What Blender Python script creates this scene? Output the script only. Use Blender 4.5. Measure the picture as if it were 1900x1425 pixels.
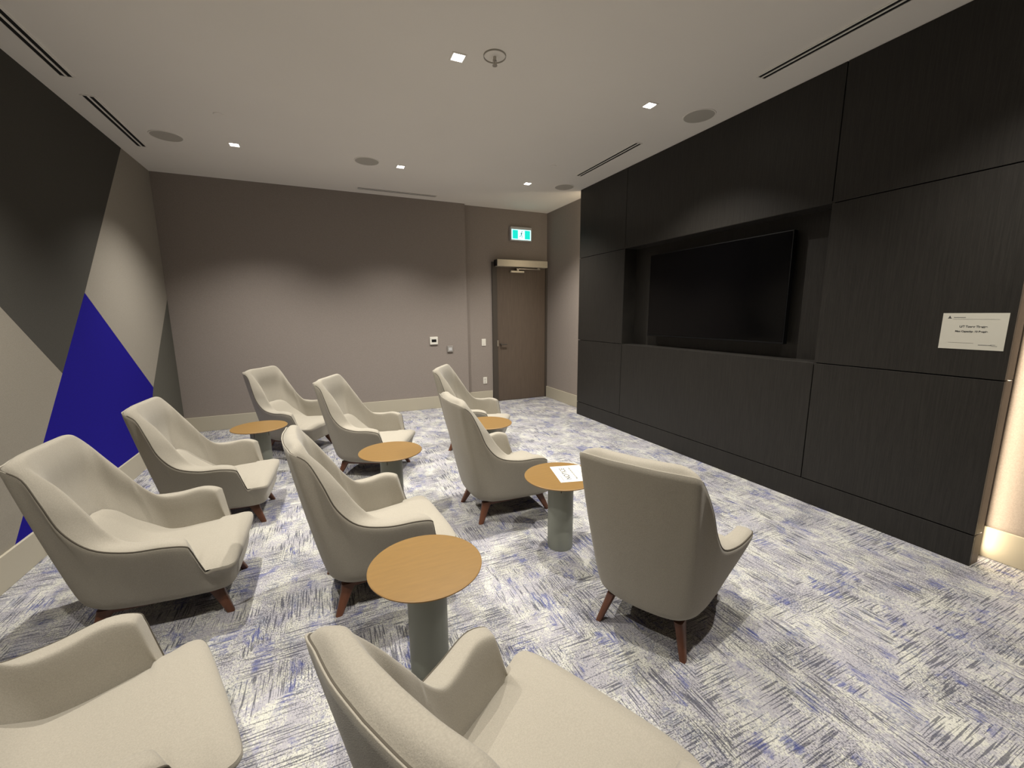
import bpy, bmesh, math, random
import numpy as np
from mathutils import Vector, Matrix

random.seed(4)
S = bpy.context.scene
for o in list(bpy.data.objects):
    bpy.data.objects.remove(o, do_unlink=True)
COL = S.collection

# ------------------------------------------------------------------ camera
H, XL, XR, XS, YB = 3.281, -1.791, 3.497, 3.737, 6.702
YD = YB + .08                       # recessed part of the back wall, with the door
P0, P1 = .979, 5.355                # the two ends of the dark panelling
YF = -2.2                           # wall behind the camera
yaw, pitch, roll = .4206, .1683, -.0075
cy, sy, cp, sp = math.cos(yaw), math.sin(yaw), math.cos(pitch), math.sin(pitch)
fw = Vector((sy * cp, cy * cp, -sp)); rt = Vector((cy, -sy, 0)); up = rt.cross(fw)
c_, s_ = math.cos(roll), math.sin(roll)
rt, up = c_ * rt + s_ * up, -s_ * rt + c_ * up
cd = bpy.data.cameras.new('camera'); cam = bpy.data.objects.new('camera', cd); COL.objects.link(cam)
cd.sensor_width = 36; cd.lens = 770.8 / 1900 * 36; cd.clip_start = .02
cam.matrix_world = Matrix(((rt.x, up.x, -fw.x, 0), (rt.y, up.y, -fw.y, 0), (rt.z, up.z, -fw.z, 1.55), (0, 0, 0, 1)))
S.camera = cam

# ------------------------------------------------------------------ light
S.view_settings.view_transform = 'Standard'; S.view_settings.look = 'None'
S.view_settings.gamma = 1; S.view_settings.use_curve_mapping = False
S.view_settings.exposure = 0.0
w = bpy.data.worlds.new('world'); S.world = w; w.use_nodes = True
w.node_tree.nodes['Background'].inputs[0].default_value = (.9, .88, .82, 1)
w.node_tree.nodes['Background'].inputs[1].default_value = .0
WARM = (1, .95, .87)
LX, LY = (-.70, .975, 2.66), (5.38, 3.045, .85)
SPOT = 325
for x in LX:
    for y in LY:
        l = bpy.data.lights.new('downlight', 'SPOT'); l.energy = SPOT * (.68 if y < 1 else 1); l.color = WARM
        l.spot_size = math.radians(112); l.spot_blend = 1; l.shadow_soft_size = .022
        o = bpy.data.objects.new('downlight_lamp', l); COL.objects.link(o); o.location = (x, y, H - .012)
def strip(loc, rot, sx, sy_, e, col=(1, .82, .58)):
    l = bpy.data.lights.new('strip', 'AREA'); l.shape = 'RECTANGLE'; l.size = sx; l.size_y = sy_; l.energy = e; l.color = col
    o = bpy.data.objects.new('strip_lamp', l); COL.objects.link(o); o.location = loc; o.rotation_euler = rot
    return o
R90 = math.pi / 2
# LED strips in the gap behind both ends of the panelling, aimed along the wall
strip((3.672, P0 + .03, 1.64), (-R90, 0, 0), .03, 3.2, 14)
strip((3.672, P1 - .03, 1.64), (R90, 0, 0), .03, 3.2, 7)

# ------------------------------------------------------------------ materials
def srgb(r, g, b):
    f = lambda c: (c / 255 / 12.92) if c / 255 <= .04045 else ((c / 255 + .055) / 1.055) ** 2.4
    return (f(r), f(g), f(b), 1)
def mat(name, col, rough=.6, noise=None, bump=None, metal=0, spec=.5, emit=None, sheen=0):
    """noise=(scale, amount, stretch)  bump=(scale, strength, stretch)"""
    m = bpy.data.materials.new(name); m.use_nodes = True; n = m.node_tree.nodes; L = m.node_tree.links
    b = n['Principled BSDF']; b.inputs['Base Color'].default_value = col; b.inputs['Roughness'].default_value = rough
    b.inputs['Metallic'].default_value = metal; b.inputs['Specular IOR Level'].default_value = spec
    if sheen: b.inputs['Sheen Weight'].default_value = sheen; b.inputs['Sheen Roughness'].default_value = .5
    tc = n.new('ShaderNodeTexCoord')
    def tex(scale, stretch, detail=4):
        mp = n.new('ShaderNodeMapping'); mp.inputs['Scale'].default_value = stretch
        t = n.new('ShaderNodeTexNoise'); t.inputs['Scale'].default_value = scale; t.inputs['Detail'].default_value = detail
        L.new(tc.outputs['Object'], mp.inputs[0]); L.new(mp.outputs[0], t.inputs['Vector']); return t
    if noise:
        t = tex(noise[0], noise[2] if len(noise) > 2 else (1, 1, 1))
        mr = n.new('ShaderNodeMapRange'); mr.inputs['From Min'].default_value = .3; mr.inputs['From Max'].default_value = .7
        mr.inputs['To Min'].default_value = 1 - noise[1]; mr.inputs['To Max'].default_value = 1 + noise[1]
        L.new(t.outputs['Fac'], mr.inputs['Value'])
        vm = n.new('ShaderNodeVectorMath'); vm.operation = 'SCALE'; vm.inputs[0].default_value = col[:3]
        L.new(mr.outputs[0], vm.inputs['Scale']); L.new(vm.outputs[0], b.inputs['Base Color'])
    if bump:
        t = tex(bump[0], bump[2] if len(bump) > 2 else (1, 1, 1), 2)
        bp = n.new('ShaderNodeBump'); bp.inputs['Strength'].default_value = bump[1]; bp.inputs['Distance'].default_value = .002
        L.new(t.outputs['Fac'], bp.inputs['Height']); L.new(bp.outputs[0], b.inputs['Normal'])
    if emit:
        b.inputs['Emission Color'].default_value = emit[0]; b.inputs['Emission Strength'].default_value = emit[1]
    return m
M = {
 'ceiling': mat('ceiling_paint', srgb(238, 234, 226), .8, (.8, .02), (60, .05)),
 'wall': mat('taupe_wallcovering', srgb(142, 133, 126), .85, (150, .10), (300, .3)),
 'base': mat('baseboard_paint', srgb(180, 173, 155), .5),
 'fabric': mat('upholstery', srgb(150, 144, 131), .9, (260, .08), (420, .35), sheen=.15),
 'piping': mat('piping', srgb(78, 72, 62), .9),  # same cloth as the upholstery, with the seam's shade put into the colour
 'under': mat('black_dust_cover', srgb(20, 20, 20), .95),
 'walnut': mat('walnut', srgb(92, 56, 38), .4, (12, .25, (1, 1, .25)), (60, .1, (1, 1, .1))),
 'top': mat('gold_oak_laminate', srgb(122, 93, 46), .42, (10, .06, (1, 6, 1)), (80, .05, (1, 8, 1))),
 'topedge': mat('tabletop_edge', srgb(146, 114, 68), .45),
 'column': mat('sage_grey_metal', srgb(138, 141, 130), .55, None, (500, .1)),
 'slotbrown': mat('bronze_slot', srgb(70, 48, 30), .5),
 'panel': mat('dark_oak_veneer', srgb(41, 39, 36), .42, (7, .22, (1, 22, .8)), (30, .25, (1, 20, .6)), spec=.3),
 'panelback': mat('black_backing', srgb(14, 13, 13), .8),
 'panelend': mat('panel_edge', srgb(110, 96, 82), .5, (7, .15, (20, 1, .8))),
 'screen': mat('tv_screen', srgb(4, 4, 5), .12, spec=.25),
 'bezel': mat('tv_bezel', srgb(9, 9, 10), .6, spec=.2),
 'door': mat('door_veneer', srgb(88, 76, 66), .5, (6, .12, (22, 1, .8)), (30, .1, (20, 1, .6))),
 'frame': mat('door_frame_paint', srgb(66, 60, 54), .5),
 'alu': mat('anodised_aluminium', srgb(205, 198, 180), .35, metal=.3),
 'chrome': mat('brushed_steel', srgb(190, 186, 178), .3, metal=.9),
 'black': mat('black_plastic', srgb(18, 18, 18), .4),
 'white': mat('white_plastic', srgb(225, 222, 212), .4),
 'paper': mat('paper', srgb(200, 198, 190), .7),
 'lam': mat('laminated_paper', srgb(200, 197, 184), .3),
 'ink': mat('ink', srgb(60, 60, 60), .7),
 'inklight': mat('ink_light', srgb(112, 112, 110), .7),
 'grille': mat('speaker_grille', srgb(182, 178, 168), .8, None, (900, .5)),
 'dark': mat('slot_dark', srgb(12, 12, 12), .9),
 'grey_plastic': mat('grey_plastic', srgb(150, 146, 140), .4),
 'lens': mat('downlight_lens', (1, 1, 1, 1), .5, emit=((1, .95, .85, 1), 18)),
 'teal': mat('exit_teal', srgb(0, 190, 170), .5, emit=((0, .62, .52, 1), 1.1)),
 'exitwhite': mat('exit_white', srgb(220, 255, 255), .5, emit=((.45, .98, 1, 1), 1.6)),
 'exitgrey': mat('exit_housing', srgb(190, 190, 190), .5),
 'm_dark': mat('felt_charcoal', srgb(64, 62, 56), .95, (200, .15), (350, .4)),
 'm_mid': mat('felt_mid_grey', srgb(146, 140, 128), .95, (200, .1), (350, .4)),
 'm_light': mat('felt_light_grey', srgb(150, 144, 133), .95, (200, .1), (350, .4)),
 'm_blue': mat('felt_royal_blue', srgb(30, 22, 134), .95, (200, .15), (350, .4), spec=.1),
 'm_dim': mat('felt_dark_grey', srgb(84, 82, 74), .95, (200, .12), (350, .4)),
}

def carpet():
    m = bpy.data.materials.new('carpet'); m.use_nodes = True; n = m.node_tree.nodes; L = m.node_tree.links
    b = n['Principled BSDF']; b.inputs['Roughness'].default_value = .95; b.inputs['Specular IOR Level'].default_value = .15
    tc = n.new('ShaderNodeTexCoord')
    def noise(scale, st=(1, 1, 1), detail=3, off=(0, 0, 0), dist=0, rough=.5):
        mp = n.new('ShaderNodeMapping'); mp.inputs['Scale'].default_value = st; mp.inputs['Location'].default_value = off
        t = n.new('ShaderNodeTexNoise'); t.inputs['Scale'].default_value = scale; t.inputs['Detail'].default_value = detail
        t.inputs['Distortion'].default_value = dist; t.inputs['Roughness'].default_value = rough
        L.new(tc.outputs['Object'], mp.inputs[0]); L.new(mp.outputs[0], t.inputs['Vector']); return t.outputs['Fac']
    def rng(s, a, b_, c=0, d=1):
        r = n.new('ShaderNodeMapRange'); r.inputs['From Min'].default_value = a; r.inputs['From Max'].default_value = b_
        r.inputs['To Min'].default_value = c; r.inputs['To Max'].default_value = d; L.new(s, r.inputs['Value']); return r.outputs[0]
    def mul(a, c, op='MULTIPLY'):
        r = n.new('ShaderNodeMath'); r.operation = op
        for i, v in enumerate((a, c)):
            if isinstance(v, (int, float)): r.inputs[i].default_value = v
            else: L.new(v, r.inputs[i])
        return r.outputs[0]
    def mix(f, a, c):
        r = n.new('ShaderNodeMix'); r.data_type = 'RGBA'
        L.new(f, r.inputs[0])
        for i, v in ((6, a), (7, c)):
            if isinstance(v, tuple): r.inputs[i].default_value = v
            else: L.new(v, r.inputs[i])
        return r.outputs[2]
    cream, lilac, grey, navy, blue = srgb(194, 193, 183), srgb(164, 162, 167), srgb(130, 134, 146), srgb(46, 48, 64), srgb(60, 69, 128)
    # patches, broken up by the direction of the tufting
    reg = rng(noise(2.6, detail=2, off=(3, 1, 0), dist=.4), .48, .52)
    sY = noise(1, (150, 6.5, 1), 1.5, rough=.5); sX = noise(1, (6.5, 150, 1), 1.5, (5, 3, 0), rough=.5)
    fine = noise(1, (110, 60, 1), 3, rough=.7); fine2 = noise(1, (60, 120, 1), 3, rough=.7)
    c = mix(rng(mul(noise(5, (1.5, 1, 1), 6, dist=.3, rough=.7), mul(fine, .8), 'ADD'), .80, .95), cream, lilac)
    c = mix(mul(rng(mul(noise(6.5, (1.5, .8, 1), 6, (9, 4, 0), .3, .7), mul(fine2, .8), 'ADD'), .95, 1.08), .8), c, grey)
    dash = mix(reg, sY, sX)
    area = rng(noise(3.4, (1, 1, 1), 4, (1, 7, 0)), .36, .58, .0, 1)
    dashm = rng(mul(dash, mul(area, .09), 'ADD'), .605, .655)
    c = mix(mul(dashm, .7), c, navy)
    sp_ = rng(mul(noise(1, (190, 120, 1), 3, (2, 2, 0), rough=.75), mul(noise(3.4, detail=3, off=(4, 8, 0)), .3), 'ADD'), .665, .74)
    c = mix(mul(sp_, .7), c, navy)
    bl = rng(noise(5.2, (1.4, .8, 1), 5, (6, 2, 0), .3, .6), .55, .62)
    blf = rng(mix(reg, noise(1, (90, 14, 1), 2, (8, 8, 0)), noise(1, (14, 90, 1), 2, (8, 1, 0))), .42, .58)
    c = mix(mul(mul(bl, blf), .68), c, blue)
    L.new(c, b.inputs['Base Color'])
    bp = n.new('ShaderNodeBump'); bp.inputs['Strength'].default_value = .35; bp.inputs['Distance'].default_value = .002
    L.new(mul(noise(500, detail=2), mul(dash, -1.2), 'ADD'), bp.inputs['Height']); L.new(bp.outputs[0], b.inputs['Normal'])
    return m
M['carpet'] = carpet()

# ------------------------------------------------------------------ helpers
def link(name, me, m=None, parent=None, smooth=False):
    o = bpy.data.objects.new(name, me); COL.objects.link(o)
    if m: me.materials.append(M[m])
    if parent: o.parent = parent
    if smooth:
        for p in me.polygons: p.use_smooth = True
    return o
def bm_obj(name, bm, m, parent=None, smooth=False):
    bmesh.ops.recalc_face_normals(bm, faces=bm.faces[:])
    me = bpy.data.meshes.new(name); bm.to_mesh(me); bm.free()
    return link(name, me, m, parent, smooth)
def add_box(bm, x0, x1, y0, y1, z0, z1, bev=0):
    r = bmesh.ops.create_cube(bm, size=1); vs = r['verts']
    for v in vs:
        v.co = Vector(((x0 + x1) / 2 + v.co.x * (x1 - x0), (y0 + y1) / 2 + v.co.y * (y1 - y0), (z0 + z1) / 2 + v.co.z * (z1 - z0)))
    if bev:
        es = list({e for v in vs for e in v.link_edges})
        bmesh.ops.bevel(bm, geom=es, offset=bev, segments=2, affect='EDGES', profile=.5)
def box(name, x0, x1, y0, y1, z0, z1, m, parent=None, bev=0):
    bm = bmesh.new(); add_box(bm, x0, x1, y0, y1, z0, z1, bev); return bm_obj(name, bm, m, parent)
def lathe(name, prof, m, parent=None, n=48, smooth=True, loc=(0, 0, 0)):
    """prof: list of (r, z), closed on the axis when r = 0"""
    bm = bmesh.new(); rings = []
    for r, z in prof:
        if r == 0: rings.append([bm.verts.new((loc[0], loc[1], loc[2] + z))])
        else: rings.append([bm.verts.new((loc[0] + r * math.cos(2 * math.pi * i / n), loc[1] + r * math.sin(2 * math.pi * i / n), loc[2] + z)) for i in range(n)])
    for a, b in zip(rings, rings[1:]):
        for i in range(n):
            j = (i + 1) % n
            if len(a) == 1 and len(b) == 1: continue
            if len(a) == 1: bm.faces.new((a[0], b[i], b[j]))
            elif len(b) == 1: bm.faces.new((a[i], a[j], b[0]))
            else: bm.faces.new((a[i], a[j], b[j], b[i]))
    o = bm_obj(name, bm, m, parent, smooth)
    if smooth: sharp(o)
    return o
def sharp(o, deg=35):
    me = o.data; bm = bmesh.new(); bm.from_mesh(me)
    for e in bm.edges:
        if len(e.link_faces) == 2 and e.calc_face_angle(0) > math.radians(deg): e.smooth = False
    bm.to_mesh(me); bm.free()
def prism(name, pts, fn, depth, m, parent=None):
    """pts 2D polygon, fn(a,b,d)->3D"""
    bm = bmesh.new(); a = [bm.verts.new(fn(p[0], p[1], 0)) for p in pts]; b = [bm.verts.new(fn(p[0], p[1], depth)) for p in pts]
    bm.faces.new(a); bm.faces.new(b[::-1])
    for i in range(len(pts)):
        j = (i + 1) % len(pts); bm.faces.new((a[i], b[i], b[j], a[j]))
    return bm_obj(name, bm, m, parent)
def empty(name, loc=(0, 0, 0), rz=0):
    o = bpy.data.objects.new(name, None); COL.objects.link(o); o.location = loc; o.rotation_euler = (0, 0, rz); o.empty_display_size = .1
    return o
def tag(o, label, cat, group=None):
    o['label'] = label; o['category'] = cat
    if group: o['group'] = group
    return o
def struct(o):
    o['kind'] = 'structure'; return o
def dup(root, loc, rz=None):
    def cp(o, parent):
        c = o.copy(); COL.objects.link(c); c.parent = parent
        for ch in kids.get(o.name, []): cp(ch, c)
        return c
    kids = {}
    for o in bpy.data.objects:
        if o.parent: kids.setdefault(o.parent.name, []).append(o)
    r = cp(root, None); r.location = loc
    if rz is not None: r.rotation_euler = (0, 0, rz)
    return r
def text(name, body, size, mtx, m, parent, bold=0, align='CENTER', width=None):
    cu = bpy.data.curves.new(name, 'FONT'); cu.body = body; cu.size = size; cu.align_x = align; cu.align_y = 'CENTER'
    cu.offset = bold
    t = bpy.data.objects.new(name, cu); COL.objects.link(t)
    bpy.context.view_layer.update()
    me = bpy.data.meshes.new_from_object(t.evaluated_get(bpy.context.evaluated_depsgraph_get()))
    bpy.data.objects.remove(t); 
    if width:
        xs = [v.co.x for v in me.vertices]; k = width / (max(xs) - min(xs))
        for v in me.vertices: v.co.x *= k
    me.transform(mtx); me.materials.clear()
    return link(name, me, m, parent)

# ------------------------------------------------------------------ the room
struct(box('floor', XL - .1, XS + .1, YF - .1, YD + .1, -.06, 0, 'carpet'))
struct(box('ceiling', XL - .1, XS + .1, YF - .1, YD + .1, H, H + .08, 'ceiling'))
wl = struct(box('wall_left', XL - .1, XL - .012, YF, YD + .05, 0, H, 'm_mid'))
fnL = lambda y, z, d: (XL - .012 + d, y, z)
def shrink(pts, e=.0012):
    c = Vector((sum(p[0] for p in pts) / len(pts), sum(p[1] for p in pts) / len(pts)))
    return [((Vector(p) - c) * (1 - e / max(.1, (Vector(p) - c).length)) + c)[:] for p in pts]
BZ = .2014
A_, B_, D_, I_, E_, F_, G_, Hh = (5.935, H), (4.67, 1.745), (4.14, 1.137), (3.323, BZ), (5.815, .765), (YB - .001, 1.755), (5.47, BZ), (1.83, H)
for pts, m in (((D_, B_, A_, Hh), 'm_dark'), (((YF, BZ), I_, D_, Hh, (YF, H)), 'm_mid'), ((B_, E_, F_, (YB - .001, H), A_), 'm_light'),
               ((B_, D_, I_, G_, E_), 'm_blue'), ((E_, G_, (YB - .001, BZ), F_), 'm_dim')):
    prism('fabric_panel', shrink(pts), fnL, .012, m, wl)
wb = struct(box('wall_back', XL, 2.19, YB, YD + .1, 0, H, 'wall'))
box('wall_recess', 2.19, XS + .1, YD, YD + .1, 0, H, 'wall', wb)
struct(box('wall_right', XS, XS + .1, YF, YD, 0, H, 'wall'))
struct(box('wall_front', XL, XS, YF - .1, YF, 0, H, 'wall'))
def baseboard(name, x0, x1, y0, y1):
    return struct(box(name, x0, x1, y0, y1, 0, BZ, 'base', None, .003))
baseboard('baseboard_left', XL - .012, XL + .014, YF, YB)
baseboard('baseboard_back', XL + .014, 2.20, YB - .015, YB)
baseboard('baseboard_recess', 2.20, 2.655, YD - .015, YD)
baseboard('baseboard_right', XS - .015, XS, YF, YD - .016)
baseboard('baseboard_front', XL + .014, XS - .016, YF, YF + .015)

# ------------------------------------------------------------------ door in the back corner
DL, DR, DT = 2.757, 3.70, 2.345
dr = struct(empty('door_1', (0, 0, 0)))
f = bmesh.new()
add_box(f, 2.665, DL, YD - .03, YD, 0, DT + .07, .002); add_box(f, DR, XS - .001, YD - .03, YD, 0, DT + .07, .002); add_box(f, DL, DR, YD - .03, YD, DT, DT + .07, .002)
bm_obj('door_frame', f, 'frame', dr)
box('door_leaf', DL + .004, DR - .004, YD - .018, YD - .002, .008, DT - .004, 'door', dr, .001)
lv = bmesh.new(); add_box(lv, 2.80, 2.83, YD - .055, YD - .018, 1.0, 1.03, .004); add_box(lv, 2.80, 2.92, YD - .07, YD - .052, 1.005, 1.022, .005)
bm_obj('door_handle', lv, 'frame', dr)
box('strike_plate', 2.745, 2.765, YD - .036, YD - .03, .985, 1.09, 'chrome', dr, .001)
op = tag(empty('door_operator', (0, 0, 0)), 'long pale metal automatic opener box mounted over the dark corner door', 'door opener')
box('cover', 2.715, 3.67, YD - .15, YD - .031, DT - .01, DT + .10, 'alu', op, .004)
box('end_cap', 2.703, 2.715, YD - .148, YD - .031, DT - .008, DT + .098, 'black', op, .003)
am = bmesh.new(); add_box(am, 3.10, 3.56, YD - .085, YD - .065, DT - .045, DT - .03, .003); add_box(am, 3.50, 3.54, YD - .095, YD - .055, DT - .03, DT - .008)
bm_obj('arm', am, 'chrome', op)
sb = bmesh.new(); add_box(sb, 3.0, 3.25, YD - .075, YD - .019, DT - .10, DT - .07, .003); add_box(sb, 3.11, 3.14, YD - .085, YD - .06, DT - .075, DT - .035)
bm_obj('sensor_bar', sb, 'alu', op)

# exit sign
ex = tag(empty('exit_sign', (0, 0, 0)), 'lit green and white running man exit sign above the corner door', 'exit sign')
x0, x1, z0, z1 = 3.005, 3.405, 2.775, 3.0
box('housing', x0, x1, YD - .055, YD, z0, z1 + .005, 'exitgrey', ex, .006)
yf_ = YD - .057
box('sign_face', x0 + .018, x1 - .018, yf_, YD - .054, z0 + .018, z1 - .04, 'exitwhite', ex)
for a, b in ((x0 + .035, x0 + .135), (x1 - .135, x1 - .035)):
    box('green_block', a, b, yf_ - .001, yf_, z0 + .032, z1 - .052, 'teal', ex)
fig = bmesh.new()
cx, cz = (x0 + x1) / 2, (z0 + z1) / 2 - .01
def limb(pts, wd):
    for (a, b), (c, d) in zip(pts, pts[1:]):
        v = Vector((c - a, d - b)).normalized(); p = Vector((-v.y, v.x)) * wd / 2
        q = [(a + p.x, b + p.y), (c + p.x, d + p.y), (c - p.x, d - p.y), (a - p.x, b - p.y)]
        fa = [fig.verts.new((cx + u, yf_ - .0012, cz + w_)) for u, w_ in q]; fig.faces.new(fa)
limb([(.006, .035), (-.004, .0)], .016); limb([(-.004, .0), (.014, -.02), (.012, -.048)], .008)
limb([(-.004, .0), (-.014, -.028), (-.042, -.03)], .008); limb([(.006, .033), (.026, .018), (.036, .022)], .006); limb([(.004, .033), (-.016, .024), (-.022, .008)], .006)
bmesh.ops.create_circle(fig, cap_ends=True, radius=.009, segments=12, matrix=Matrix.Translation((cx + .012, yf_ - .0012, cz + .052)) @ Matrix.Rotation(R90, 4, 'X'))
bm_obj('running_man', fig, 'ink', ex)

# small wall devices
th = tag(empty('thermostat'), 'white square thermostat with black display on the back wall', 'thermostat')
box('body', 1.545, 1.675, YB - .022, YB, 1.06, 1.185, 'white', th, .006)
box('display', 1.572, 1.648, YB - .024, YB - .021, 1.10, 1.145, 'black', th)
sn = tag(empty('wall_sensor'), 'small grey square wall sensor right of the thermostat', 'sensor')
box('body', 1.83, 1.925, YB - .022, YB, .93, 1.03, 'grey_plastic', sn, .004); box('centre_plate', 1.85, 1.905, YB - .025, YB - .021, .95, 1.0, 'exitgrey', sn, .002)
sw = tag(empty('light_switch'), 'white rocker light switch on the wall left of the door', 'switch')
box('plate', 2.465, 2.54, YD - .008, YD, 1.0, 1.12, 'white', sw, .002); box('rocker', 2.487, 2.518, YD - .012, YD - .007, 1.025, 1.095, 'white', sw, .002)
ot = tag(empty('wall_outlet'), 'white double power outlet low on the wall left of the door', 'outlet')
box('plate', 2.48, 2.55, YD - .008, YD, .335, .45, 'white', ot, .002)
for z in (.352, .40):
    box('socket', 2.5, 2.53, YD - .011, YD - .007, z, z + .035, 'paper', ot, .002)

# ------------------------------------------------------------------ dark panelled media wall
mw = tag(empty('media_wall', (XR, (P0 + P1) / 2, 0)), 'dark oak veneer panelled feature wall with a recess for the television', 'wall panelling')
def pbox(name, x0, x1, y0, y1, z0, z1, m, bev=.0015):
    o = box(name, x0, x1, y0, y1, z0, z1, m, mw, bev); o.matrix_parent_inverse = Matrix.Translation((-XR, -(P0 + P1) / 2, 0)); return o
g = .0035; YA, YBB = 4.335, 1.995; Z1, Z2, Z3 = .2, 1.15, 2.335; T = .022; XB = 3.61
HT = H - .001
for (ya, yb) in ((YA, P1), (P0, YBB)):
    for za, zb in ((Z1, Z2), (Z2, Z3), (Z3, HT)):
        pbox('panel', XR, XR + T, ya + g * (ya != P0), yb - g * (yb != P1), za + g, zb - g * (zb != HT), 'panel')
pbox('panel', XR, XR + T, YBB + g, YA - g, Z1 + g, Z2 - g, 'panel'); pbox('panel', XR, XR + T, YBB + g, YA - g, Z3 + g, HT, 'panel')
pbox('plinth', XR, XR + T, P0, P1, .0, Z1 - g, 'panel')
for za, zb in ((0, Z1 - g), (Z1 + g, Z2 - g), (Z2 + g, HT)):
    pbox('end_panel', XR + T, XB, P0, P0 + .02, za, zb, 'panelend'); pbox('end_panel', XR + T, XB, P1 - .02, P1, za, zb, 'panelend')
bk = bmesh.new()   # core behind the face panels, leaving the recess open
c0, c1 = XR + T + .001, XB - .004
add_box(bk, c0, c1, P0 + .021, YBB - .02, 0, HT); add_box(bk, c0, c1, YA + .02, P1 - .021, 0, HT)
add_box(bk, c0, c1, YBB - .02, YA + .02, 0, Z2 - .02); add_box(bk, c0, c1, YBB - .02, YA + .02, Z3 + .02, HT)
o = bm_obj('core', bk, 'panelback', mw); o.matrix_parent_inverse = Matrix.Translation((-XR, -(P0 + P1) / 2, 0))
RB = XR + .19
pbox('recess_back', RB, RB + .02, YBB - .02, YA + .02, Z2 - .02, Z3 + .02, 'panel')
pbox('recess_side', XR + .002, RB, YBB - .018, YBB, Z2 - .018, Z3 + .018, 'panel'); pbox('recess_side', XR + .002, RB, YA, YA + .018, Z2 - .018, Z3 + .018, 'panel')
pbox('recess_sill', XR + .002, RB, YBB, YA, Z2 - .018, Z2, 'panel'); pbox('recess_top', XR + .002, RB, YBB, YA, Z3, Z3 + .018, 'panel')

tv = tag(empty('television', (XR + .10, 3.16, 1.75)), 'large black flat screen television in the recess of the dark wall', 'television')
def tbox(name, x0, x1, y0, y1, z0, z1, m, bev=0):
    o = box(name, x0, x1, y0, y1, z0, z1, m, tv, bev); o.matrix_parent_inverse = Matrix.Translation((-XR - .10, -3.16, -1.75)); return o
ty0, ty1, tz0, tz1, tx = 2.318, 3.985, 1.27, 2.215, XR + .10
tbox('casing', tx, tx + .05, ty0, ty1, tz0, tz1, 'bezel', .004)
tbox('screen', tx - .002, tx + .001, ty0 + .008, ty1 - .008, tz0 + .02, tz1 - .008, 'screen')
tbox('wall_bracket', tx + .05, RB, 2.9, 3.4, 1.55, 1.95, 'black')

# notice taped on the panelling
nt = tag(empty('wall_notice', (XR, 1.14, 1.42)), 'white laminated notice with printed lines on the dark panelling', 'notice')
ny0, ny1, nz0, nz1 = 1.005, 1.282, 1.318, 1.532
mt = Matrix.Translation((-XR, -1.14, -1.42))
o = box('sheet', XR - .002, XR - .0005, ny0, ny1, nz0, nz1, 'lam', nt); o.matrix_parent_inverse = mt
def onwall(y, z): return Matrix.Translation((XR - .0026, y, z)) @ Matrix(((0, 0, -1, 0), (-1, 0, 0, 0), (0, 1, 0, 0), (0, 0, 0, 1)))
for body, z, yc, sz, wd in (('U/T Tower Theatre', 1.452, 1.142, .017, .118), ('Max Capacity: 10 People', 1.424, 1.148, .014, .138)):
    o = text('lettering', body, sz, onwall(yc, z), 'ink', nt, .0006, width=wd); o.matrix_parent_inverse = mt
for ya, yb, z, t_ in ((1.232, 1.18, 1.506, .0035), (1.235, 1.04, 1.496, .0008), (1.24, 1.13, 1.356, .0009), (1.11, 1.055, 1.347, .003), (1.06, 1.04, 1.35, .0016), (1.055, 1.032, 1.343, .0016)):
    o = box('printed_line', XR - .0026, XR - .0019, min(ya, yb), max(ya, yb), z - t_ / 2, z + t_ / 2, 'inklight', nt); o.matrix_parent_inverse = mt
lg = bmesh.new()
for a, b, c, d in ((1.244, 1.256, 1.504, 1.506), (1.246, 1.254, 1.506, 1.51), (1.248, 1.252, 1.51, 1.515), (1.242, 1.258, 1.50, 1.503)):
    add_box(lg, XR - .0026, XR - .0019, a, b, c, d)
o = bm_obj('emblem', lg, 'ink', nt); o.matrix_parent_inverse = mt

# ------------------------------------------------------------------ ceiling fittings
dl = tag(empty('downlight', (0, 0, H)), 'x', 'ceiling light', 'square recessed downlights')
fr = bmesh.new(); a, b = .052, .04
add_box(fr, -a, a, -a, -b, -.004, 0); add_box(fr, -a, a, b, a, -.004, 0); add_box(fr, -a, -b, -b, b, -.004, 0); add_box(fr, b, a, -b, b, -.004, 0)
bm_obj('trim_ring', fr, 'ceiling', dl)
box('lens', -b, b, -b, b, -.002, -.0005, 'lens', dl)
names = {(0, 0): 'lit square downlight nearest the back left corner of the ceiling', (1, 0): 'lit square downlight beside the round speaker near the back wall',
         (2, 0): 'lit square downlight nearest the exit sign and door', (1, 1): 'largest brightest square downlight beside the sprinkler head',
         (2, 1): 'lit square downlight beside the round speaker near the panelled wall', (0, 1): 'square downlight at the top edge of the picture, left of the sprinkler'}
first = True
for i, x in enumerate(LX):
    for j, y in enumerate(LY):
        if j > 1: continue
        o = dl if first else dup(dl, (0, 0, 0)); first = False
        o.location = (x, y, H); o['label'] = names[(i, j)]
for i, x in enumerate(LX):   # the row above the viewer
    o = dup(dl, (x, LY[2], H)); o['label'] = 'square downlight in the ceiling over the viewer, ' + ('by the mural wall', 'in the middle', 'by the dark panelling')[i]

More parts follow.
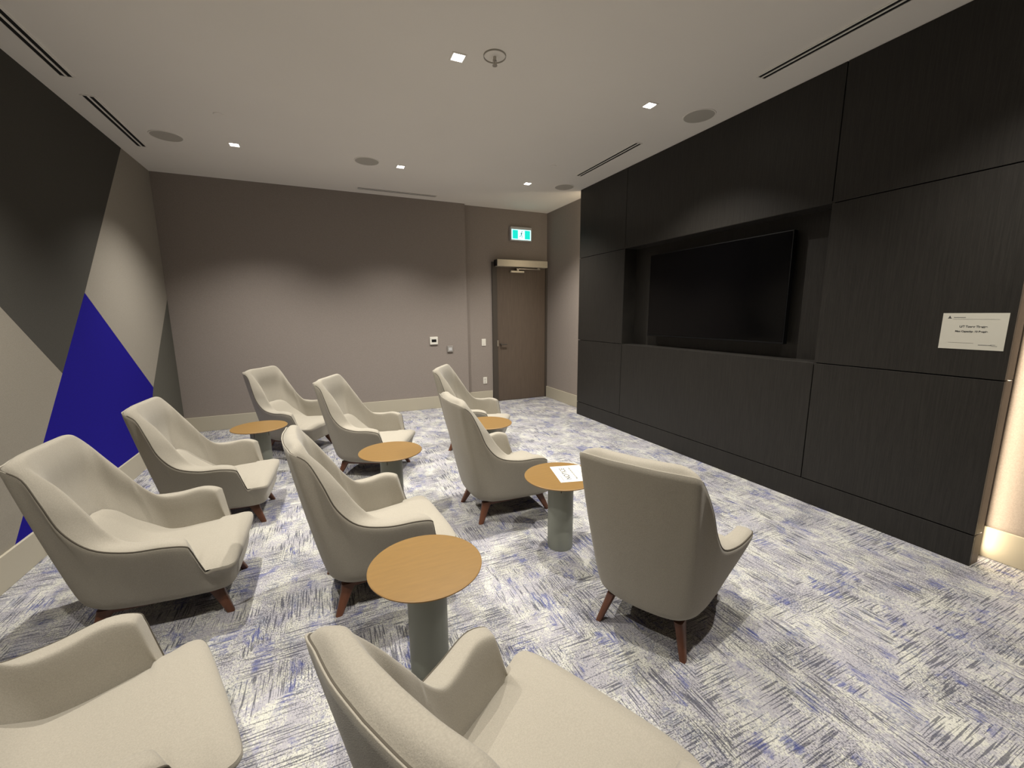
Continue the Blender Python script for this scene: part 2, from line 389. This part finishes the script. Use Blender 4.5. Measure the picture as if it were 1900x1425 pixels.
spk = tag(empty('ceiling_speaker', (3.205, 3.02, H)), 'large round grey ceiling speaker nearest the dark panelled wall', 'speaker', 'round ceiling speakers')
lathe('grille', [(0, -.004), (.128, -.004), (.131, -.001)], 'grille', spk); lathe('rim', [(.129, 0), (.129, -.006), (.138, -.005), (.14, 0)], 'ceiling', spk)
for p, lb in (((.59, 5.34), 'round grey ceiling speaker in the middle near the back wall'), ((-1.262, 5.385), 'round grey ceiling speaker at the back left by the slot vent'),
              ((3.2, 5.32), 'round grey ceiling speaker in the corner by the door')):
    o = dup(spk, (p[0], p[1], H)); o['label'] = lb
sp1 = tag(empty('sprinkler', (1.2, 2.93, H)), 'pendent sprinkler head with round plate beside the brightest downlight', 'sprinkler')
lathe('escutcheon', [(0, -.006), (.03, -.008), (.066, -.005), (.074, 0)], 'ceiling', sp1)
lathe('plate_ring', [(.0725, -.001), (.073, -.009), (.077, -.009), (.0775, 0)], 'grille', sp1); lathe('body', [(.011, -.004), (.011, -.03), (.006, -.032), (.006, -.058), (0, -.058)], 'chrome', sp1, 20)
lathe('deflector', [(0, -.058), (.017, -.059), (.017, -.062), (0, -.063)], 'chrome', sp1, 20)
for a in (-.014, .011): box('frame_arm', a, a + .003, -.002, .002, -.06, -.025, 'chrome', sp1)
sc = None
for p, lb in (((-.70, 4.66), 'small round cover plate in the ceiling above the left chairs'), ((2.64, 4.655), 'small round cover plate in the ceiling near the door')):
    o = lathe('sprinkler_cover', [(0, -.006), (.036, -.006), (.04, -.003), (.04, 0)], 'ceiling'); o.location = (p[0], p[1], H); tag(o, lb, 'sprinkler cover', 'concealed sprinkler covers')

def vent(name_lb, cx, cy, ln_, along):
    t = tag(empty('slot_diffuser', (cx, cy, H), 0 if along == 'y' else R90), name_lb, 'air vent', 'twin slot air diffusers')
    h = ln_ / 2; f_ = bmesh.new()
    add_box(f_, -.05, -.036, -h, h, -.006, 0); add_box(f_, .036, .05, -h, h, -.006, 0); add_box(f_, -.007, .007, -h, h, -.006, 0)
    add_box(f_, -.036, .036, -h - .012, -h, -.006, 0); add_box(f_, -.036, .036, h, h + .012, -.006, 0)
    bm_obj('frame', f_, 'ceiling', t)
    for a, b in ((-.0355, -.0075), (.0075, .0355)):
        box('slot', a, b, -h + .001, h - .001, -.0025, -.0003, 'dark', t)
vent('long twin slot air vent at the left edge of the ceiling, nearer the viewer', -1.575, 3.84, 1.10, 'y')
vent('long twin slot air vent above the mural wall, farther from the viewer', -1.575, 5.24, 1.10, 'y')
vent('long twin slot air vent above the dark panelling, nearer the viewer', 3.13, 1.83, 1.10, 'y')
vent('short looking twin slot air vent above the dark panelling, farther away near the door', 3.12, 4.27, 1.12, 'y')
vent('twin slot air vent running along the back wall', 1.12, 6.46, 1.10, 'x')

# ------------------------------------------------------------------ lounge chair
def cr(P, t):                      # Catmull-Rom through rows of P at parameter t in [0, len-1]
    P = np.asarray(P, float); n = len(P); i = min(int(t), n - 2); u = t - i
    a = P[max(i - 1, 0)]; b = P[i]; c = P[i + 1]; d = P[min(i + 2, n - 1)]
    return .5 * ((2 * b) + (c - a) * u + (2 * a - 5 * b + 4 * c - d) * u * u + (3 * b - a - 3 * c + d) * u ** 3)
KEYS = [  # R rim, M lower side, B bottom, I inner lip, S seat line, padding lift
 [(-0.407, 0, 0.927), (-0.285, 0, 0.26), (-0.205, 0, 0.145), (-0.338, 0, 0.93), (-0.252, 0, 0.556), (0.02, 0, 0)],
 [(-0.402, 0.105, 0.925), (-0.28, 0.1, 0.26), (-0.2, 0.075, 0.145), (-0.335, 0.1, 0.928), (-0.247, 0.06, 0.556), (0.025, 0, 0)],
 [(-0.388, 0.195, 0.924), (-0.265, 0.175, 0.26), (-0.185, 0.13, 0.145), (-0.322, 0.18, 0.918), (-0.236, 0.1, 0.55), (0.03, 0, 0)],
 [(-0.374, 0.256, 0.918), (-0.24, 0.215, 0.26), (-0.16, 0.165, 0.145), (-0.3, 0.214, 0.88), (-0.19, 0.132, 0.52), (0.022, 0, 0)],
 [(-0.315, 0.266, 0.868), (-0.19, 0.245, 0.255), (-0.12, 0.188, 0.145), (-0.235, 0.212, 0.8), (-0.128, 0.166, 0.442), (0.01, 0, 0)],
 [(-0.262, 0.29, 0.755), (-0.13, 0.262, 0.255), (-0.07, 0.2, 0.145), (-0.168, 0.23, 0.7), (-0.078, 0.2, 0.388), (0.003, 0, 0)],
 [(-0.209, 0.304, 0.625), (-0.07, 0.272, 0.25), (-0.01, 0.208, 0.145), (-0.105, 0.244, 0.6), (-0.042, 0.225, 0.348), (0.002, 0, 0)],
 [(-0.12, 0.318, 0.529), (0, 0.28, 0.245), (0.06, 0.212, 0.145), (-0.035, 0.258, 0.525), (-0.01, 0.243, 0.32), (0.005, 0, 0)],
 [(0.013, 0.352, 0.499), (0.09, 0.288, 0.24), (0.13, 0.216, 0.145), (0.045, 0.282, 0.503), (0.05, 0.256, 0.305), (0.009, 0, 0)],
 [(0.152, 0.378, 0.502), (0.17, 0.292, 0.24), (0.19, 0.22, 0.145), (0.14, 0.306, 0.508), (0.13, 0.268, 0.3), (0.012, 0, 0)],
 [(0.23, 0.368, 0.483), (0.23, 0.292, 0.24), (0.24, 0.222, 0.145), (0.21, 0.303, 0.49), (0.19, 0.276, 0.3), (0.012, 0, 0)],
 [(0.246, 0.358, 0.455), (0.26, 0.29, 0.24), (0.26, 0.222, 0.145), (0.228, 0.298, 0.456), (0.215, 0.278, 0.3), (0.009, 0, 0)],
 [(0.262, 0.338, 0.384), (0.28, 0.286, 0.24), (0.275, 0.221, 0.145), (0.246, 0.288, 0.38), (0.24, 0.278, 0.3), (0.003, 0, 0)],
 [(0.279, 0.314, 0.31), (0.3, 0.28, 0.24), (0.29, 0.219, 0.145), (0.266, 0.28, 0.305), (0.266, 0.277, 0.298), (0, 0, 0)],
 [(0.31, 0.315, 0.316), (0.325, 0.278, 0.24), (0.31, 0.214, 0.145), None, None, None],
 [(0.35, 0.319, 0.319), (0.355, 0.274, 0.24), (0.33, 0.203, 0.145), None, None, None],
 [(0.388, 0.305, 0.317), (0.375, 0.255, 0.24), (0.342, 0.18, 0.145), None, None, None],
 [(0.405, 0.24, 0.314), (0.386, 0.2, 0.24), (0.348, 0.14, 0.145), None, None, None],
 [(0.408, 0, 0.312), (0.388, 0, 0.24), (0.35, 0, 0.145), None, None, None]]
SUB = 5
def half_rows(cols, last):
    P = np.array([[c for k in cols for c in K[k]] for K in KEYS[:last + 1]])
    return [cr(P, i / SUB) for i in range(last * SUB + 1)]
def loop_both(rows):
    """mirror half rows (s = 0 .. end) to a list running left end -> back -> right end"""
    def mir(r): r = r.copy(); r[1::3] *= -1; return r
    return [r for r in rows[::-1]] + [mir(r) for r in rows[1:]]
def chair():
    t = empty('lounge_chair')
    # outer shell
    rows = loop_both(half_rows((0, 1, 2), 18)); bm = bmesh.new(); grid = []
    for r in rows:
        R_, M_, B_ = np.array(r[0:3]), np.array(r[3:6]), np.array(r[6:9])
        out = np.array([M_[0] - .05, M_[1], 0]); out /= max(np.linalg.norm(out), 1e-6)
        hgt = max(0, R_[2] - M_[2])
        mid = (R_ + M_) / 2 + out * .010 * min(1, hgt / .2)
        low = M_ * .42 + B_ * .58 + out * .014 + np.array([0, 0, -.014])
        kk = min(1, hgt / .12); tuck = R_ + out * (.003 + .001 * (R_[2] > .85)) * kk + np.array([0, 0, -.022 * kk - .002])
        K = [R_, tuck, mid, M_, low, B_]
        tt = [0, .2, .45, .7, 1] + [1 + j / 4 for j in range(1, 17)]
        grid.append([bm.verts.new(cr(K, v)) for v in tt])
    n = len(grid) - 1
    for i in range(n):
        a, b = grid[i], grid[(i + 1) % n] if i == n - 1 else grid[i + 1]
        for j in range(20): bm.faces.new((a[j], b[j], b[j + 1], a[j + 1]))
    bmesh.ops.remove_doubles(bm, verts=bm.verts[:], dist=1e-5)
    bm_obj('outer_shell', bm, 'fabric', t, True)
    bm = bmesh.new(); vs = [bm.verts.new((r[6] * .999, r[7] * .999, r[8] + .001)) for r in rows[:-1]]; bm.faces.new(vs)
    bm_obj('dust_cover', bm, 'under', t)
    # inner padding of back and arms
    rows = loop_both(half_rows((0, 3, 4, 5), 13)); bm = bmesh.new(); grid = []
    N = len(rows)
    for r in rows:
        R_, I_, S_ = np.array(r[0:3]), np.array(r[3:6]), np.array(r[6:9])
        d = I_ - R_; lift = np.array([0, 0, 1.]) if True else 0
        side = np.cross(d, np.array([0, 0, 1.])); 
        wl_ = np.linalg.norm(d)
        nrm = np.array([.25 * (R_[2] > .6), 0, 1.]); nrm /= np.linalg.norm(nrm)
        depth = I_[2] - S_[2]
        lf = r[9]; q1 = R_ + d * .22 + nrm * lf * .85; q2 = R_ + d * .62 + nrm * lf; I_ = I_ + np.array([0, 0, lf * .35])
        fwd = S_ - I_; 
        q3 = I_ + fwd * .22 + np.array([.008, 0, 0]) * (depth > .3); q4 = I_ + fwd * .6 + np.array([-.012, 0, 0]) * (depth > .3)
        q3[1] += -np.sign(R_[1]) * .004
        K = [R_, q1, q2, I_, q3, q4, S_ + np.array([0, 0, -.02])]
        grid.append([bm.verts.new(cr(K, i / 4)) for i in range(25)])
    for i in range(N - 1):
        a, b = grid[i], grid[i + 1]
        for j in range(24): bm.faces.new((a[j], a[j + 1], b[j + 1], b[j]))
    bm_obj('inner_padding', bm, 'fabric', t, True)
    # piping along the rim
    pr = [r[:3] for r in rows]; bm = bmesh.new(); rings = []
    for i, p in enumerate(pr):
        a = np.array(pr[max(i - 1, 0)]); b = np.array(pr[min(i + 1, N - 1)]); tg = Vector(b - a).normalized()
        u = tg.cross(Vector((0, 0, 1))).normalized(); v = tg.cross(u)
        rings.append([bm.verts.new(Vector(p) + (u * math.cos(k * math.pi / 3) + v * math.sin(k * math.pi / 3)) * .0035) for k in range(6)])
    for a, b in zip(rings, rings[1:]):
        for k in range(6): bm.faces.new((a[k], a[(k + 1) % 6], b[(k + 1) % 6], b[k]))
    bm_obj('piping', bm, 'piping', t, True)
    # seat cushion
    hr = half_rows((0, 4), 13); full = half_rows((0,), 18)
    Sl = np.array([r[3:6] for r in hr]); Rl = np.array([r[0:3] for r in full])[13 * SUB:]
    def wid(x):
        if x < .245: return float(np.interp(x, Sl[:, 0], Sl[:, 1])) + .005
        return float(np.interp(x, np.maximum.accumulate(Rl[:, 0] + np.arange(len(Rl)) * 1e-6), Rl[:, 1]))
    xs = list(np.linspace(-.249, .24, 34)) + [.25, .262, .276, .285, .295] + list(np.linspace(.31, .37, 7)) + [.38, .388, .394, .399, .403, .406, .408]
    ts = np.sin(np.linspace(-1, 1, 33) * math.pi / 2); bm = bmesh.new(); grid = []
    for x in xs:
        wd = wid(x) if x < .4075 else .14
        if x < .2: edge = float(np.interp(x, Sl[:, 0], Sl[:, 2])) + .004
        else: edge = float(np.interp(x, [.2, .262, .285, .31, .35, .388, .408], [.304, .312, .314, .315, .320, .318, .312]))
        zc = float(cr([(.560,), (.550,), (.500,), (.440,), (.392,), (.366,), (.357,), (.354,), (.356,), (.358,), (.360,), (.360,)], min(10.99, max(0, (x + .27) / .05)))[0])
        if x > .30: zc = .312 + (.358 - .312) * math.sqrt(max(0, 1 - ((x - .30) / .108) ** 2.6))
        p = 2.8 if x < 0 else min(4, 2.8 + x * 9)
        grid.append([bm.verts.new((x, wd * s, edge + (zc - edge) * (1 - abs(s) ** p))) for s in ts])
    for a, b in zip(grid, grid[1:]):
        for j in range(32): bm.faces.new((a[j], b[j], b[j + 1], a[j + 1]))
    # side drop below the lip so no gap shows
    bm_obj('seat_cushion', bm, 'fabric', t, True)
    # wooden base
    bm = bmesh.new()
    for s in (-1, 1): add_box(bm, -.17, .26, s * .16 - .018, s * .16 + .018, .120, .146, .004)
    add_box(bm, -.12, -.08, -.145, .145, .122, .146, .004); add_box(bm, .20, .24, -.145, .145, .122, .146, .004)
    bm_obj('base_frame', bm, 'walnut', t)
    for sx, tp, ft in ((-1, (-.165, .165), (-.232, .208)), (1, (.27, .165), (.338, .208))):
        for s in (1, -1):
            bm = bmesh.new(); rg = []
            for k in range(5):
                u = k / 4; c = Vector((tp[0] + (ft[0] - tp[0]) * u, s * (tp[1] + (ft[1] - tp[1]) * u), .147 * (1 - u)))
                hx, hy = .034 - .017 * u, .022 - .008 * u
                if k == 0: hx = .04
                ring = []
                for a in range(12):
                    an = 2 * math.pi * a / 12; q = lambda v: math.copysign(abs(v) ** .5, v)
                    ring.append(bm.verts.new(c + Vector((hx * q(math.cos(an)), hy * q(math.sin(an)), 0))))
                rg.append(ring)
            for a, b in zip(rg, rg[1:]):
                for k in range(12): bm.faces.new((a[k], a[(k + 1) % 12], b[(k + 1) % 12], b[k]))
            bm.faces.new(rg[0]); bm.faces.new(rg[-1][::-1])
            sharp(bm_obj('leg', bm, 'walnut', t, True), 50)
    return t
CH = [('A', -0.901, 2.634, -0.3, 'beige lounge chair at the left edge, whole, in front of the blue mural shape'),
      ('B', -0.854, 3.695, -3.2, 'beige lounge chair second along the mural wall, behind the left edge chair'),
      ('C', -0.4, 5.368, -32.9, 'palest beige lounge chair against the back wall, beside the farthest left table'),
      ('D', -0.782, 1.366, 20.6, 'beige lounge chair cut off by the bottom left corner of the picture'),
      ('E', 0.376, 0.773, 26.1, 'closest beige lounge chair, seen from above at the bottom middle edge'),
      ('F', 0.171, 2.372, 5.2, 'beige lounge chair seen from the side, right behind the nearest round table'),
      ('G', 0.322, 4.267, -25.8, 'beige lounge chair with the middle round table at its right arm'),
      ('H', 1.521, 4.533, -32.2, 'beige lounge chair farthest right, nearest the door'),
      ('I', 1.188, 2.949, 1.4, 'beige lounge chair seen from behind, left of the table with the paper'),
      ('J', 1.477, 1.475, 27.1, 'beige lounge chair with its back to the viewer, nearest the dark wall')]
c0_ = None
for k, x, y, a, lb in CH:
    if c0_ is None: c0_ = chair(); o = c0_; o.location = (x, y, 0); o.rotation_euler = (0, 0, math.radians(a))
    else: o = dup(c0_, (x, y, 0), math.radians(a))
    tag(o, lb, 'armchair', 'beige high back lounge chairs')

# ------------------------------------------------------------------ side tables
t0 = empty('side_table')
lathe('tabletop', [(0, .488), (.228, .488), (.2365, .4925), (.2375, .497), (.236, .5), (0, .5)], 'top', t0, 96)
lathe('column', [(0, 0), (.083, 0), (.084, .003), (.084, .487), (0, .487)], 'column', t0, 64)
lathe('edge_band', [(.2355, .4905), (.2385, .4925), (.2388, .4975), (.2362, .4998)], 'topedge', t0, 96)
for an in (math.radians(-118), math.radians(-25), math.radians(62), math.radians(152)):
    o = box('slot', .0825, .0848, -.0025, .0025, .41, .487, 'slotbrown', t0); o.rotation_euler = (0, 0, an)
TB = [(.32, 1.632, 'nearest round side table with gold wood top and grey column'), (.402, 3.235, 'middle round side table with gold top beside the third row chair'),
      (-.637, 4.513, 'round gold topped side table farthest left, between mural wall chairs'), (1.348, 2.238, 'round gold topped side table with a paper lying on it'),
      (1.388, 3.702, 'round gold topped side table half hidden behind a chair, nearest the door')]
for i, (x, y, lb) in enumerate(TB):
    o = t0 if i == 0 else dup(t0, (x, y, 0)); o.location = (x, y, 0); tag(o, lb, 'side table', 'round side tables')

# paper on the table
pa = empty('paper_sheet', (1.42, 2.235, .5), 0); tag(pa, 'printed white sheet of paper lying on the round table', 'paper')
ux = Vector((.069, .267, 0)).normalized()      # reading direction (away from the viewer)
vy = Vector((-ux.y, ux.x, 0))                  # towards the top of the page
mp = Matrix(((ux.x, vy.x, 0, 0), (ux.y, vy.y, 0, 0), (0, 0, 1, 0), (0, 0, 0, 1)))
pa.rotation_euler = mp.to_euler()
box('sheet', -.138, .138, -.106, .106, .0003, .0010, 'paper', pa)
text('lettering', 'NOTICE', .05, Matrix.Translation((0, .035, .0013)), 'ink', pa, .0006, width=.19)
text('lettering', 'Please do not move the chairs', .02, Matrix.Translation((0, -.015, .0013)), 'ink', pa, .0002, width=.2)
for xa, xb, y, t_ in ((-.12, -.03, .078, .003), (.0, .1, .074, .002), (-.1, .06, -.06, .002), (-.06, .04, -.08, .002)):
    box('printed_line', xa, xb, y - t_ / 2, y + t_ / 2, .0009, .0013, 'inklight', pa)
